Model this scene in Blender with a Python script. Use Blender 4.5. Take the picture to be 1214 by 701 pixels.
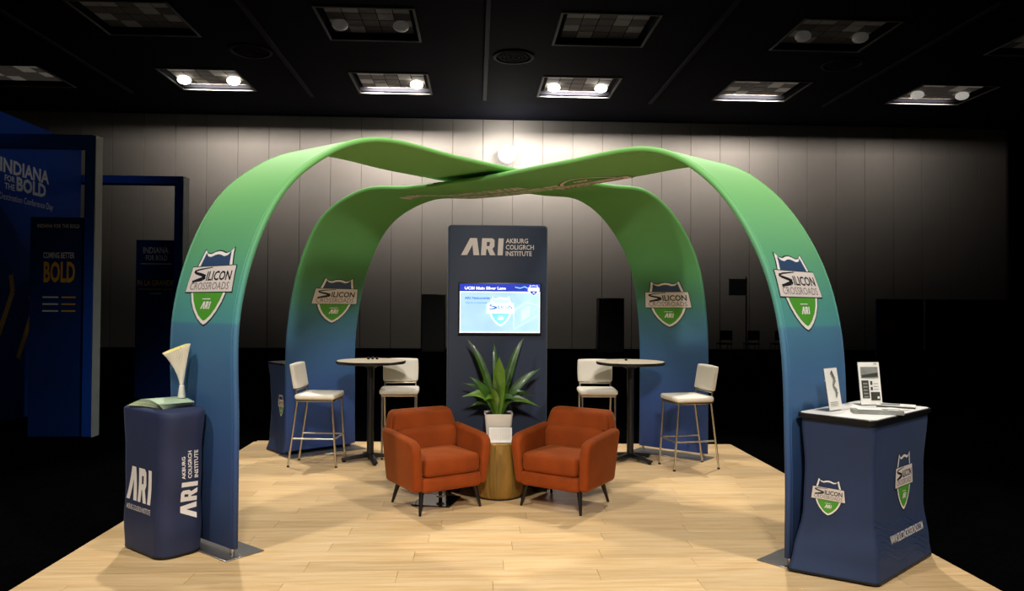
import bpy, bmesh, math, random
from mathutils import Vector, Matrix
from mathutils.geometry import tessellate_polygon

for o in list(bpy.data.objects):
    bpy.data.objects.remove(o)
SC = bpy.context.scene
COL = SC.collection
random.seed(7)
PI = math.pi

def srgb(h):
    h = h.lstrip('#')
    v = [int(h[i:i+2], 16)/255 for i in (0, 2, 4)]
    return tuple((x/12.92 if x <= .04045 else ((x+.055)/1.055)**2.4) for x in v)

# ------------------------------------------------------------------ camera
cam = bpy.data.cameras.new('camera')
cam.sensor_width = 36.0
cam.lens = 36.0*880/1214
cam.clip_end = 200
co = bpy.data.objects.new('camera', cam)
COL.objects.link(co)
psi, pit, rol = math.atan(43/880), math.atan(13.5/880), math.radians(.35)
fw = Vector((math.sin(psi)*math.cos(pit), math.cos(psi)*math.cos(pit), math.sin(pit)))
rt = fw.cross(Vector((0, 0, 1))).normalized()
up = rt.cross(fw)
R_ = math.cos(rol)*rt + math.sin(rol)*up
U_ = -math.sin(rol)*rt + math.cos(rol)*up
M = Matrix((R_, U_, -fw)).transposed().to_4x4()
M.translation = (0, 0, 1.7)
co.matrix_world = M
SC.camera = co

# ------------------------------------------------------------------ world, exposure
SC.view_settings.view_transform = 'Standard'
SC.view_settings.look = 'None'
SC.view_settings.exposure = 0.0
SC.view_settings.gamma = 1.0
SC.view_settings.use_curve_mapping = False
wd = bpy.data.worlds.new('world')
SC.world = wd
wd.use_nodes = True
wd.node_tree.nodes['Background'].inputs['Color'].default_value = (.5, .55, .7, 1)
wd.node_tree.nodes['Background'].inputs['Strength'].default_value = .0015

# ------------------------------------------------------------------ lamps of the hall and added lights
def spot(name, loc, target, power, angle, blend=.6, radius=.15, color=(1, .93, .82)):
    l = bpy.data.lights.new(name, 'SPOT')
    l.energy = power
    l.spot_size = math.radians(angle)
    l.spot_blend = blend
    l.shadow_soft_size = radius
    l.color = color
    o = bpy.data.objects.new(name, l)
    COL.objects.link(o)
    o.location = loc
    o.rotation_euler = (Vector(target)-Vector(loc)).to_track_quat('-Z', 'Y').to_euler()
    return o
WARM = (1, .935, .84)
# ceiling spots on the booth: two from behind, two from the front, plus a soft fill added ahead
spot('booth_spot', (-3.6, 10.6, 8.9), (-.2, 6.6, 0), 1900, 58, .5, .12, WARM)
spot('booth_spot', (4.2, 10.4, 8.9), (.6, 6.6, 0), 1900, 58, .5, .12, WARM)
spot('booth_spot', (-4.6, 1.2, 8.9), (0, 6.2, .6), 1900, 56, .6, .25, WARM)
spot('booth_spot', (5.2, 1.6, 8.9), (.4, 6.2, .6), 1900, 56, .6, .25, WARM)
spot('booth_spot', (.3, -3.5, 6.5), (.3, 6.4, 1.2), 2300, 46, .8, .5, (1, .95, .88))
# strips added inside the coffers, one without bulbs, to wash the upper back wall
for x, p in ((-9.08, 120), (-2.9, 290), (3.48, 310), (9.9, 165), (16.4, 36)):
    l = bpy.data.lights.new('added_wall_wash', 'AREA')
    l.shape = 'RECTANGLE'
    l.size, l.size_y = 1.9, .06
    l.energy = p
    l.color = (1, .93, .86)
    l.spread = math.radians(140)
    o = bpy.data.objects.new('added_wall_wash', l)
    COL.objects.link(o)
    o.location = (x, 26.25, 9.34)
    o.rotation_euler = (Vector((x, 30, 9.3))-o.location).to_track_quat('-Z', 'Y').to_euler()
spot('blue_booth_fill', (-2.6, 4.5, 9.0), (-6.9, 11.5, 5.0), 480, 28, .9, .3, (.9, .95, 1))  # unseen fill light added to brighten the blue booth

# ------------------------------------------------------------------ materials
def mat(name, col, rough=.6, metal=0.0, noise=.06, nscale=8.0, bump=0.0, bscale=60.0, sheen=0.0,
        coat=0.0, emit=0.0, spec=.5, trans=0.0, stretch=(1, 1, 1), sheen_tint=None):
    m = bpy.data.materials.new(name)
    m.use_nodes = True
    nt = m.node_tree
    N, L = nt.nodes, nt.links
    b = N['Principled BSDF']
    if isinstance(col, str):
        col = srgb(col)
    tc = N.new('ShaderNodeTexCoord')
    mp = N.new('ShaderNodeMapping')
    mp.inputs['Scale'].default_value = stretch
    L.new(tc.outputs['Object'], mp.inputs['Vector'])
    nz = N.new('ShaderNodeTexNoise')
    nz.inputs['Scale'].default_value = nscale
    nz.inputs['Detail'].default_value = 4
    L.new(mp.outputs['Vector'], nz.inputs['Vector'])
    rp = N.new('ShaderNodeValToRGB')
    rp.color_ramp.elements[0].position = .3
    rp.color_ramp.elements[1].position = .7
    rp.color_ramp.elements[0].color = (*[max(0, c*(1-noise)) for c in col], 1)
    rp.color_ramp.elements[1].color = (*[min(1, c*(1+noise)) for c in col], 1)
    L.new(nz.outputs['Fac'], rp.inputs['Fac'])
    L.new(rp.outputs['Color'], b.inputs['Base Color'])
    b.inputs['Roughness'].default_value = rough
    b.inputs['Metallic'].default_value = metal
    b.inputs['Specular IOR Level'].default_value = spec
    if sheen:
        b.inputs['Sheen Weight'].default_value = sheen
        b.inputs['Sheen Roughness'].default_value = .35
        b.inputs['Sheen Tint'].default_value = (*(sheen_tint or col), 1)
    if coat:
        b.inputs['Coat Weight'].default_value = coat
        b.inputs['Coat Roughness'].default_value = .08
    if trans:
        b.inputs['Transmission Weight'].default_value = trans
        b.inputs['IOR'].default_value = 1.45
    if emit:
        L.new(rp.outputs['Color'], b.inputs['Emission Color'])
        b.inputs['Emission Strength'].default_value = emit
    if bump:
        n2 = N.new('ShaderNodeTexNoise')
        n2.inputs['Scale'].default_value = bscale
        n2.inputs['Detail'].default_value = 5
        L.new(mp.outputs['Vector'], n2.inputs['Vector'])
        bp = N.new('ShaderNodeBump')
        bp.inputs['Strength'].default_value = bump
        bp.inputs['Distance'].default_value = .02
        L.new(n2.outputs['Fac'], bp.inputs['Height'])
        L.new(bp.outputs['Normal'], b.inputs['Normal'])
    return m

def mat_fabric_gradient():
    # printed stretch fabric: navy at the foot, blue, teal, then green at the top
    m = mat('printed_fabric', (.1, .3, .1), rough=.62, bump=.12, bscale=2.4, sheen=.15, sheen_tint=(.7, .9, .8))
    nt = m.node_tree
    N, L = nt.nodes, nt.links
    b = N['Principled BSDF']
    tc = N.new('ShaderNodeTexCoord')
    sp = N.new('ShaderNodeSeparateXYZ')
    L.new(tc.outputs['Object'], sp.inputs[0])
    mr = N.new('ShaderNodeMapRange')
    mr.inputs['From Min'].default_value = 0
    mr.inputs['From Max'].default_value = 3.0
    L.new(sp.outputs['Z'], mr.inputs['Value'])
    rp = N.new('ShaderNodeValToRGB')
    def ramp(els):
        rp = N.new('ShaderNodeValToRGB')
        r = rp.color_ramp
        r.elements[0].position, r.elements[0].color = els[0][0], (*srgb(els[0][1]), 1)
        r.elements[1].position, r.elements[1].color = els[-1][0], (*srgb(els[-1][1]), 1)
        for p, c in els[1:-1]:
            e = r.elements.new(p)
            e.color = (*srgb(c), 1)
        L.new(mr.outputs[0], rp.inputs['Fac'])
        return rp
    # front legs: print seam, foot darkened for shade; rear legs: lighter foot, no seam
    front = ramp([(0.0, '#172344'), (.22, '#284678'), (.42, '#3A648E'), (.522, '#467894'), (.527, '#498E92'),
                  (.60, '#4E9686'), (.70, '#589E70'), (.84, '#66AA62'), (1.0, '#7ABC60')])
    rear = ramp([(0.0, '#203468'), (.22, '#2C4C88'), (.42, '#3A6690'), (.52, '#3F7686'), (.60, '#44846C'),
                 (.70, '#4C8E54'), (.84, '#5A9E56'), (1.0, '#6CB25C')])
    gt = N.new('ShaderNodeMapRange')
    gt.inputs['From Min'].default_value = -.6
    gt.inputs['From Max'].default_value = .6
    L.new(sp.outputs['Y'], gt.inputs['Value'])
    mx = N.new('ShaderNodeMix')
    mx.data_type = 'RGBA'
    L.new(gt.outputs[0], mx.inputs[0])
    L.new(front.outputs['Color'], mx.inputs[6])
    L.new(rear.outputs['Color'], mx.inputs[7])
    L.new(mx.outputs[2], b.inputs['Base Color'])
    return m

def mat_wood(name, c1, c2, c3, scale=(1.2, 14, 14), rough=.38, bump=.05, coat=.15):
    m = bpy.data.materials.new(name)
    m.use_nodes = True
    nt = m.node_tree
    N, L = nt.nodes, nt.links
    b = N['Principled BSDF']
    tc = N.new('ShaderNodeTexCoord')
    oi = N.new('ShaderNodeObjectInfo')
    ad = N.new('ShaderNodeVectorMath')
    ad.operation = 'ADD'
    mu = N.new('ShaderNodeVectorMath')
    mu.operation = 'SCALE'
    mu.inputs[0].default_value = (37, 91, 53)
    L.new(oi.outputs['Random'], mu.inputs['Scale'])
    L.new(tc.outputs['Object'], ad.inputs[0])
    L.new(mu.outputs[0], ad.inputs[1])
    mp = N.new('ShaderNodeMapping')
    mp.inputs['Scale'].default_value = scale
    L.new(ad.outputs[0], mp.inputs['Vector'])
    nz = N.new('ShaderNodeTexNoise')
    nz.inputs['Scale'].default_value = 1.5
    nz.inputs['Detail'].default_value = 6
    nz.inputs['Roughness'].default_value = .6
    nz.inputs['Distortion'].default_value = .6
    L.new(mp.outputs[0], nz.inputs['Vector'])
    rp = N.new('ShaderNodeValToRGB')
    rp.color_ramp.elements[0].position = .28
    rp.color_ramp.elements[0].color = (*srgb(c1), 1)
    rp.color_ramp.elements[1].position = .75
    rp.color_ramp.elements[1].color = (*srgb(c3), 1)
    e = rp.color_ramp.elements.new(.5)
    e.color = (*srgb(c2), 1)
    L.new(nz.outputs['Fac'], rp.inputs['Fac'])
    hs = N.new('ShaderNodeHueSaturation')
    mr = N.new('ShaderNodeMapRange')
    mr.inputs['To Min'].default_value = .88
    mr.inputs['To Max'].default_value = 1.08
    L.new(oi.outputs['Random'], mr.inputs['Value'])
    L.new(mr.outputs[0], hs.inputs['Value'])
    L.new(rp.outputs['Color'], hs.inputs['Color'])
    L.new(hs.outputs['Color'], b.inputs['Base Color'])
    b.inputs['Roughness'].default_value = rough
    b.inputs['Coat Weight'].default_value = coat
    b.inputs['Coat Roughness'].default_value = .25
    bp = N.new('ShaderNodeBump')
    bp.inputs['Strength'].default_value = bump
    bp.inputs['Distance'].default_value = .01
    L.new(nz.outputs['Fac'], bp.inputs['Height'])
    L.new(bp.outputs['Normal'], b.inputs['Normal'])
    return m

K = dict(
    fabric=mat_fabric_gradient(),
    plank=mat_wood('oak_laminate', '#C9A26E', '#DAB987', '#E6CBA2', (1.1, 16, 16)),
    drum=mat_wood('drum_wood', '#4A300E', '#94702A', '#C98B42', (7, 7, .45), .55, .2, 0),
    carpet=mat('black_carpet', (.0012, .0012, .0014), .95, noise=.3, nscale=40, spec=0),
    wall=mat('wall_panel_cloth', '#B4ACA4', .9, noise=.035, nscale=1.2, bump=.1, bscale=30, spec=.15),
    wall_joint=mat('wall_joint', '#8C857D', .9),
    ceiling=mat('ceiling_black', (.006, .0065, .011), .9, noise=.25, nscale=.6, spec=.05),
    track=mat('grey_track', '#2A2A2E', .7, spec=.1),
    coffer=mat('coffer_dark', '#101014', .9, spec=.1),
    trim=mat('coffer_trim', '#6E6C68', .6, spec=.2),
    tile_light=mat('tile_light', '#A39A8E', .8, noise=.1, emit=.17),  # weak glow put into the tiles in place of lamplight falling on them
    tile_dark_glow=mat('tile_dark_glow', '#5F574F', .8, noise=.12, emit=.15),
    tile_light_low_glow=mat('tile_light_low_glow', '#A39A8E', .8, noise=.1, emit=.022),  # fainter glow put into the tiles of the nearer row
    tile_dark_low_glow=mat('tile_dark_low_glow', '#5F574F', .8, noise=.12, emit=.02),
    navy=mat('navy_cover_cloth', '#1D3054', .68, noise=.12, nscale=2.5, bump=.22, bscale=3.0, sheen=.12, sheen_tint=(.6, .7, 1)),
    navy_dark=mat('dark_navy_cover_cloth', '#20294A', .7, noise=.12, nscale=2.5, bump=.22, bscale=3.0, sheen=.12, sheen_tint=(.6, .7, 1)),
    kiosk=mat('kiosk_navy', '#232E46', .6, noise=.05, nscale=3, bump=.03, bscale=120),
    kiosk_edge=mat('kiosk_edge', '#5A6068', .45, metal=.3),
    black=mat('black_satin', '#0C0C0E', .4, noise=.2, nscale=20),
    black_gloss=mat('black_gloss', '#08090B', .12, noise=.1, coat=.4),
    chrome=mat('brushed_steel', '#C9C3B8', .28, metal=1, noise=.05, nscale=30),
    contour=mat('contour_navy', '#2B4876', .6),
    plate=mat('plate_steel', '#9A9A9C', .3, metal=.85, noise=.08, nscale=14),
    vinyl=mat('cream_vinyl', '#E8E0D2', .48, noise=.03, nscale=6, bump=.05, bscale=40),
    laminate=mat('table_laminate', '#DCCDB8', .7, noise=.03, nscale=4, spec=.1),
    counter_top=mat('counter_laminate', '#E2E0DC', .45, noise=.08, nscale=5, spec=.25),
    orange=mat('orange_velvet', '#8A3B0D', .8, noise=.16, nscale=5, bump=.08, bscale=14, sheen=.35, sheen_tint=(1, .5, .18), spec=.2),
    leg=mat('chair_leg_black', '#0B0A0A', .35, noise=.2, nscale=30),
    pot=mat('white_ceramic', '#E6E0D6', .35, noise=.02, nscale=5, coat=.2),
    soil=mat('dark_soil', '#1E150C', .95, noise=.4, nscale=60, bump=.5, bscale=120),
    leaf=mat('leaf_green', '#34551A', .36, noise=.35, nscale=9, bump=.1, bscale=22, coat=.15),
    leaf_light=mat('leaf_lime', '#557622', .36, noise=.3, nscale=9, bump=.1, bscale=22, coat=.15),
    white=mat('print_white', '#EDE7E2', .55, noise=.02),
    blush=mat('print_pale', '#DCD2CC', .55, noise=.02),
    ink=mat('print_black', '#17161F', .55, noise=.1),
    plum=mat('print_grey', '#7B6A6C', .55, noise=.05),
    pnavy=mat('print_navy', '#2C4568', .55, noise=.05),
    pgreen=mat('print_green', '#4E9A2E', .55, noise=.06),
    shadow=mat('print_dark_edge', '#24352F', .55),
    seam=mat('print_seam', '#2E5C88', .6),
    paper=mat('white_paper', '#E9E6DF', .6, noise=.02),
    paper_grey=mat('grey_print', '#84857F', .6, noise=.25, nscale=12),
    paper_dark=mat('dark_print', '#33372F', .6, noise=.3, nscale=15),
    paper_sage=mat('sage_paper', '#A9BFA2', .5, noise=.12, nscale=8),
    paper_lime=mat('pale_leaflet_edge', '#D8D9AE', .6, noise=.1),
    fan=mat('cream_pleated_paper', '#E9E2CF', .6, noise=.04, nscale=10),
    fan_in=mat('yellow_pleated_paper', '#E6DC90', .6, noise=.06, nscale=10),
    acrylic=mat('clear_acrylic', (.95, .97, .98), .05, noise=.0, trans=.95),
    royal=mat('royal_blue_frame', '#0F3C94', .8, noise=.08, nscale=3, spec=.08),
    royal_dark=mat('deep_blue_panel', '#0A2860', .85, noise=.1, nscale=2, spec=.08),
    frame_white=mat('pale_frame_side', '#9CA6A8', .5),
    dim_text=mat('dim_white_print', '#B9BCC4', .6),
    dim_yellow=mat('dim_yellow_print', '#B98E1C', .6),
    bulb=mat('lamp_bulb', (1, .96, .86), .4, emit=6.0),
    bulb_dim=mat('lamp_bulb_dim', (.9, .86, .78), .4, emit=.35),
    bulb_faint=mat('lamp_bulb_faint', (.5, .46, .42), .4, emit=.06),
    flare_emit=mat('flare_lens', (1, .98, .93), .3, emit=10.0),  # glowing lens of the lamp that stands in for a flare
    scr_bg=mat('screen_pale_blue', '#A3C8F2', .3, noise=.1, nscale=6, emit=1.0),
    scr_head=mat('screen_blue_band', '#2436B4', .3, noise=.15, nscale=8, emit=.8),
    scr_white=mat('screen_white', '#F4F9FF', .3, emit=1.1),
    scr_cyan=mat('screen_cyan', '#8CDDEE', .3, emit=.8),
    scr_text=mat('screen_text_blue', '#3E78C4', .3, emit=.8),
    scr_faint=mat('screen_faint_blue', '#B9D6F7', .3, emit=1.0),
)

# ------------------------------------------------------------------ helpers
def mesh_from(bm, name, mats, sharp=38):
    me = bpy.data.meshes.new(name)
    bmesh.ops.recalc_face_normals(bm, faces=bm.faces[:])
    bm.to_mesh(me)
    bm.free()
    for m in (mats if isinstance(mats, (list, tuple)) else [mats]):
        me.materials.append(K[m] if isinstance(m, str) else m)
    if sharp is not None:
        me.shade_smooth()
        me.set_sharp_from_angle(angle=math.radians(sharp))
    return me

def obj(name, bm, mats, parent=None, sharp=38):
    me = bm if isinstance(bm, bpy.types.Mesh) else mesh_from(bm, name, mats, sharp)
    o = bpy.data.objects.new(name, me)
    COL.objects.link(o)
    if parent:
        o.parent = parent
    return o

def tag(o, label, cat, group=None):
    o['label'] = label
    o['category'] = cat
    if group:
        o['group'] = group
    return o

def thing(name, label, cat, loc=(0, 0, 0), rz=0.0, group=None):
    o = bpy.data.objects.new(name, None)
    o.empty_display_size = .1
    COL.objects.link(o)
    o.location = loc
    o.rotation_euler = (0, 0, rz)
    return tag(o, label, cat, group)

def struct(o):
    o['kind'] = 'structure'
    return o

def dup(root, loc, rz, label=None, group=None):
    r = root.copy()
    COL.objects.link(r)
    r.location = loc
    r.rotation_euler = (0, 0, rz)
    if label:
        r['label'] = label
    if group:
        r['group'] = group
    for ch in list(root.children):
        c = ch.copy()
        COL.objects.link(c)
        c.parent = r
        for g in list(ch.children):
            d = g.copy()
            COL.objects.link(d)
            d.parent = c
    return r

def setmat(geom_faces, mi):
    for f in geom_faces:
        f.material_index = mi

def box(bm, c, s, bev=0.0, seg=2, rot=None, mi=0):
    mx = Matrix.Translation(c)
    if rot is not None:
        mx = mx @ rot
    before = set(bm.faces)
    r = bmesh.ops.create_cube(bm, size=1, matrix=mx @ Matrix.Diagonal((*s, 1)))
    if bev:
        es = {e for v in r['verts'] for e in v.link_edges}
        bmesh.ops.bevel(bm, geom=list(es), offset=bev, segments=seg, profile=.5, affect='EDGES')
    setmat([f for f in bm.faces if f not in before], mi)

def rbox(bm, c, s, r, puff=0.0, n=9, rot=None, fn=None, mi=0):
    """soft rounded box; puff bulges the faces outwards"""
    before_v = set(bm.verts)
    before = set(bm.faces)
    q = bmesh.ops.create_cube(bm, size=2)
    es = list({e for v in q['verts'] for e in v.link_edges})
    bmesh.ops.subdivide_edges(bm, edges=es, cuts=n, use_grid_fill=True)
    h = Vector(s)/2
    mx = Matrix.Translation(c)
    if rot is not None:
        mx = mx @ rot
    for v in bm.verts:
        if v in before_v:
            continue
        p = Vector([math.sin(max(-1, min(1, t))*PI/2) for t in v.co])
        P = Vector((p.x*h.x, p.y*h.y, p.z*h.z))
        inn = Vector([max(-(h[i]-r), min(h[i]-r, P[i])) for i in range(3)])
        d = P-inn
        if d.length > 1e-6:
            P = inn + d.normalized()*r
        if puff:
            P = Vector((P.x*(1+puff*(1-p.y**2)*(1-p.z**2)*.5), P.y*(1+puff*(1-p.x**2)*(1-p.z**2)*.5),
                        P.z*(1+puff*(1-p.x**2)*(1-p.y**2))))
        if fn:
            P = fn(P)
        v.co = mx @ P
    setmat([f for f in bm.faces if f not in before], mi)

def cyl(bm, p0, p1, r0, r1=None, n=16, mi=0):
    r1 = r0 if r1 is None else r1
    p0, p1 = Vector(p0), Vector(p1)
    d = p1-p0
    before = set(bm.faces)
    bmesh.ops.create_cone(bm, cap_ends=True, segments=n, radius1=r0, radius2=r1, depth=d.length,
                          matrix=Matrix.Translation((p0+p1)/2) @ d.to_track_quat('Z', 'Y').to_matrix().to_4x4())
    setmat([f for f in bm.faces if f not in before], mi)

def rings(bm, rs, cap=True, close=True, mi=0):
    """loft a list of rings of points"""
    vs = [[bm.verts.new(p) for p in r] for r in rs]
    n = len(vs[0])
    fs = []
    for a, b in zip(vs[:-1], vs[1:]):
        for i in range(n if close else n-1):
            j = (i+1) % n
            fs.append(bm.faces.new((a[i], a[j], b[j], b[i])))
    if cap:
        fs.append(bm.faces.new(vs[0]))
        fs.append(bm.faces.new(vs[-1]))
    setmat(fs, mi)
    return vs

def lathe(bm, prof, c=(0, 0, 0), n=40, mi=0, cap=True):
    rings(bm, [[(c[0]+r*math.cos(2*PI*i/n), c[1]+r*math.sin(2*PI*i/n), c[2]+z) for i in range(n)] for r, z in prof], cap, True, mi)

def prism(bm, poly, axis, a, b, bev=0.0, seg=3, mi=0, fn=None):
    """polygon (2D) swept along axis 'x' 'y' or 'z' from a to b"""
    before_f, before_v = set(bm.faces), set(bm.verts)
    def P(u, v, t):
        return {'x': (t, u, v), 'y': (u, t, v), 'z': (u, v, t)}[axis]
    A = [bm.verts.new(P(u, v, a)) for u, v in poly]
    B = [bm.verts.new(P(u, v, b)) for u, v in poly]
    fs = [bm.faces.new(A), bm.faces.new(B)]
    n = len(poly)
    for i in range(n):
        j = (i+1) % n
        fs.append(bm.faces.new((A[i], A[j], B[j], B[i])))
    if bev:
        es = list(set(fs[0].edges) | set(fs[1].edges))
        bmesh.ops.bevel(bm, geom=es, offset=bev, segments=seg, profile=.5, affect='EDGES')
    if fn:
        for v in bm.verts:
            if v not in before_v:
                v.co = fn(v.co)
    setmat([f for f in bm.faces if f not in before_f], mi)

def pillow(bm, poly, axis, a, b, r, k=6, fn=None, mi=0):
    """polygon swept from a to b with softly rounded rims"""
    n = len(poly)
    area = sum(poly[i-1][0]*poly[i][1]-poly[i][0]*poly[i-1][1] for i in range(n))
    sg = 1 if area > 0 else -1
    nor = []
    for i in range(n):
        d = Vector(poly[(i+1) % n])-Vector(poly[i-1])
        d = d.normalized() if d.length > 1e-9 else Vector((1, 0))
        nor.append(Vector((d.y, -d.x))*sg)
    dr = 1 if b > a else -1
    rr = []
    steps = [(PI/2*i/k) for i in range(k+1)]
    seq = [(a+dr*r*(1-math.sin(t)), r*(1-math.cos(t))) for t in reversed(steps)]
    seq = [(a+dr*r*(1-math.sin(t)), r*(1-math.cos(t))) for t in steps[::-1]]
    seq += [(b-dr*(x-a)*dr, i) for x, i in reversed(seq)]
    for t, ins in seq:
        ring = []
        for p, q in zip(poly, nor):
            u, v = p[0]-q.x*ins, p[1]-q.y*ins
            c = Vector({'x': (t, u, v), 'y': (u, t, v), 'z': (u, v, t)}[axis])
            ring.append(fn(c) if fn else c)
        rr.append(ring)
    rings(bm, rr, True, True, mi)

def smooth_poly(pts, r, n=5):
    """round the corners of a 2D polygon"""
    out = []
    m = len(pts)
    for i in range(m):
        p0, p, p1 = Vector(pts[i-1]), Vector(pts[i]), Vector(pts[(i+1) % m])
        rr = r[i] if isinstance(r, (list, tuple)) else r
        a = p + (p0-p).normalized()*min(rr, (p0-p).length*.48)
        b = p + (p1-p).normalized()*min(rr, (p1-p).length*.48)
        for k in range(n+1):
            t = k/n
            out.append(tuple((1-t)**2*a + 2*t*(1-t)*p + t*t*b))
    return out

# ---- flat print laid on a surface -----------------------------------------
_txt = {}
def text_geo(s, bold=0.0):
    key = (s, bold)
    if key not in _txt:
        cu = bpy.data.curves.new('lettering', 'FONT')
        cu.body = s
        cu.offset = bold
        cu.resolution_u = 2
        to = bpy.data.objects.new('lettering', cu)
        me = bpy.data.meshes.new_from_object(to)
        vs = [(v.co.x, v.co.y) for v in me.vertices]
        fs = [tuple(p.vertices) for p in me.polygons]
        x0, x1 = min(v[0] for v in vs), max(v[0] for v in vs)
        y0, y1 = min(v[1] for v in vs), max(v[1] for v in vs)
        vs = [((v[0]-x0)/(x1-x0), (v[1]-y0)/(y1-y0)) for v in vs]
        bpy.data.objects.remove(to)
        bpy.data.curves.remove(cu)
        bpy.data.meshes.remove(me)
        _txt[key] = (vs, fs)
    return _txt[key]

class Print:
    """collects flat shapes in a local (u, v) frame"""
    def __init__(s):
        s.items = []
    def poly(s, pts, mi, layer):
        s.items.append((list(pts), None, mi, layer))
        return s
    def rect(s, x0, y0, x1, y1, mi, layer):
        return s.poly([(x0, y0), (x1, y0), (x1, y1), (x0, y1)], mi, layer)
    def stroke(s, pts, w, mi, layer):
        for i in range(len(pts)-1):
            a, b = Vector(pts[i]), Vector(pts[i+1])
            wa = w[i] if isinstance(w, (list, tuple)) else w
            wb = w[i+1] if isinstance(w, (list, tuple)) else w
            n = (b-a).normalized()
            n = Vector((-n.y, n.x))
            s.poly([a+n*wa/2, a-n*wa/2, b-n*wb/2, b+n*wb/2], mi, layer)
        return s
    def text(s, t, x0, y0, x1, y1, mi, layer, bold=0.0):
        vs, fs = text_geo(t, bold)
        s.items.append(([(x0+v[0]*(x1-x0), y0+v[1]*(y1-y0)) for v in vs], fs, mi, layer))
        return s
    def ari(s, x0, y0, x1, y1, mi, layer, lean=0.0):
        W = 2.62
        sx, sy = (x1-x0)/W, (y1-y0)
        def T(p):
            return (x0+p[0]*sx+lean*p[1]*sy, y0+p[1]*sy)
        s.poly([T(p) for p in [(0, 0), (.55, 1), (.97, 1), (1.12, 0), (.76, 0), (.70, .62), (.37, 0)]], mi, layer)
        s.poly([T(p) for p in [(1.22, 0), (1.29, 1), (1.60, 1), (1.53, 0)]], mi, layer)
        s.poly([T(p) for p in [(1.58, .78), (1.60, 1), (1.92, 1), (2.05, .90), (1.78, .78)]], mi, layer)
        s.poly([T(p) for p in [(2.05, .90), (2.05, .52), (1.92, .38), (1.74, .54), (1.78, .78)]], mi, layer)
        s.poly([T(p) for p in [(1.92, .38), (1.55, .36), (1.56, .54), (1.74, .54)]], mi, layer)
        s.poly([T(p) for p in [(1.62, .37), (1.92, .38), (2.12, 0), (1.78, 0)]], mi, layer)
        s.poly([T(p) for p in [(2.24, 0), (2.30, 1), (2.62, 1), (2.56, 0)]], mi, layer)
        return s
    def build(s, name, mats, parent, surf, step=None, clip=None):
        """surf(u, v, h) -> point in the parent's frame"""
        bm = bmesh.new()
        lay = bm.verts.layers.float.new('lay')
        for pts, fs, mi, layer in s.items:
            t = bmesh.new()
            tl = t.verts.layers.float.new('lay')
            vs = [t.verts.new((p[0], p[1], 0)) for p in pts]
            if fs is None:
                fs = [tuple(x) for x in tessellate_polygon([[Vector((p[0], p[1], 0)) for p in pts]])]
            for f in fs:
                try:
                    t.faces.new([vs[i] for i in f])
                except ValueError:
                    pass
            def cut(co_, no_, outer=False):
                bmesh.ops.bisect_plane(t, geom=t.verts[:]+t.edges[:]+t.faces[:], plane_co=co_, plane_no=no_, clear_outer=outer)
            if clip:
                for co_, no_ in clip:
                    cut(co_, no_, True)
            if step and t.verts:
                y0, y1 = min(v.co.y for v in t.verts), max(v.co.y for v in t.verts)
                k = math.floor(y0/step)+1
                while k*step < y1:
                    cut((0, k*step, 0), (0, 1, 0))
                    k += 1
            idx = {}
            for v in t.verts:
                n = bm.verts.new(surf(v.co.x, v.co.y, .0016+.0009*layer))
                idx[v] = n
            for f in t.faces:
                g = bm.faces.new([idx[v] for v in f.verts])
                g.material_index = mi
            t.free()
        me = bpy.data.meshes.new(name)
        bm.to_mesh(me)
        bm.free()
        for m in mats:
            me.materials.append(K[m])
        return obj(name, me, None, parent)

SHIELD_MATS = ['white', 'ink', 'pnavy', 'pgreen', 'blush', 'plum', 'shadow']
HALF = [(0, .475), (.07, .465), (.16, .435), (.24, .45), (.305, .51), (.335, .38), (.375, .24), (.395, .10), (.395, -.02),
        (.375, -.14), (.325, -.27), (.25, -.39), (.15, -.50), (.06, -.565), (0, -.59)]
def shield_print(full=True, halo=True, S=SHIELD_MATS):
    ol = HALF + [(-x, y) for x, y in HALF[-2:0:-1]]
    ctr = Vector((0, -.02))
    def sc(k, kk=None):
        kk = kk or k
        return [((x-ctr.x)*k+ctr.x, (y-ctr.y)*kk+ctr.y) for x, y in ol]
    def clipy(pts, y, keep_up):
        out = []
        for i in range(len(pts)):
            a, b = pts[i-1], pts[i]
            ia, ib = (a[1] >= y) == keep_up, (b[1] >= y) == keep_up
            if ia != ib:
                t = (y-a[1])/(b[1]-a[1])
                out.append((a[0]+t*(b[0]-a[0]), y))
            if ib:
                out.append(b)
        return out
    p = Print()
    if halo:
        p.poly(sc(1.05, 1.04), 6, 0)
    p.poly(sc(1.0), 0, 1)
    inn = sc(.88, .905)
    p.poly(clipy(inn, .1, True), 2, 2)
    p.poly(clipy(inn, .1, False), 3, 2)
    pl = [(-.5, -.125), (.5, -.125), (.465, .245), (-.465, .245)]
    if halo:
        p.poly([(x*1.025, (y-.06)*1.07+.06) for x, y in pl], 6, 3)
    p.poly(pl, 4, 4)
    # the S drawn as a winding road
    p.stroke([(-.02, .232), (-.30, .205), (-.40, .180), (-.36, .155), (-.22, .125), (-.13, .095), (-.18, .065), (-.40, .025)],
             [.012, .022, .03, .038, .045, .055, .062, .03], 1, 5)
    p.text('ILICON', -.10, .035, .42, .175, 1, 5, .022)
    p.text('CROSSROADS', -.42, -.095, .42, .012, 5, 5, .0)
    p.rect(-.09, -.235, .09, -.222, 0, 4)
    p.ari(-.10, -.37, .10, -.265, 0, 4, .15)
    return p

# ------------------------------------------------------------------ the hall
HZ = -.035           # hall floor level, just below the exhibit floor
CZ = 9.3             # ceiling
WY = 30.0            # back wall

bm = bmesh.new()
box(bm, (3, 19, HZ-.05), (62, 52, .1))
struct(obj('floor', bm, 'carpet'))

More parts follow.
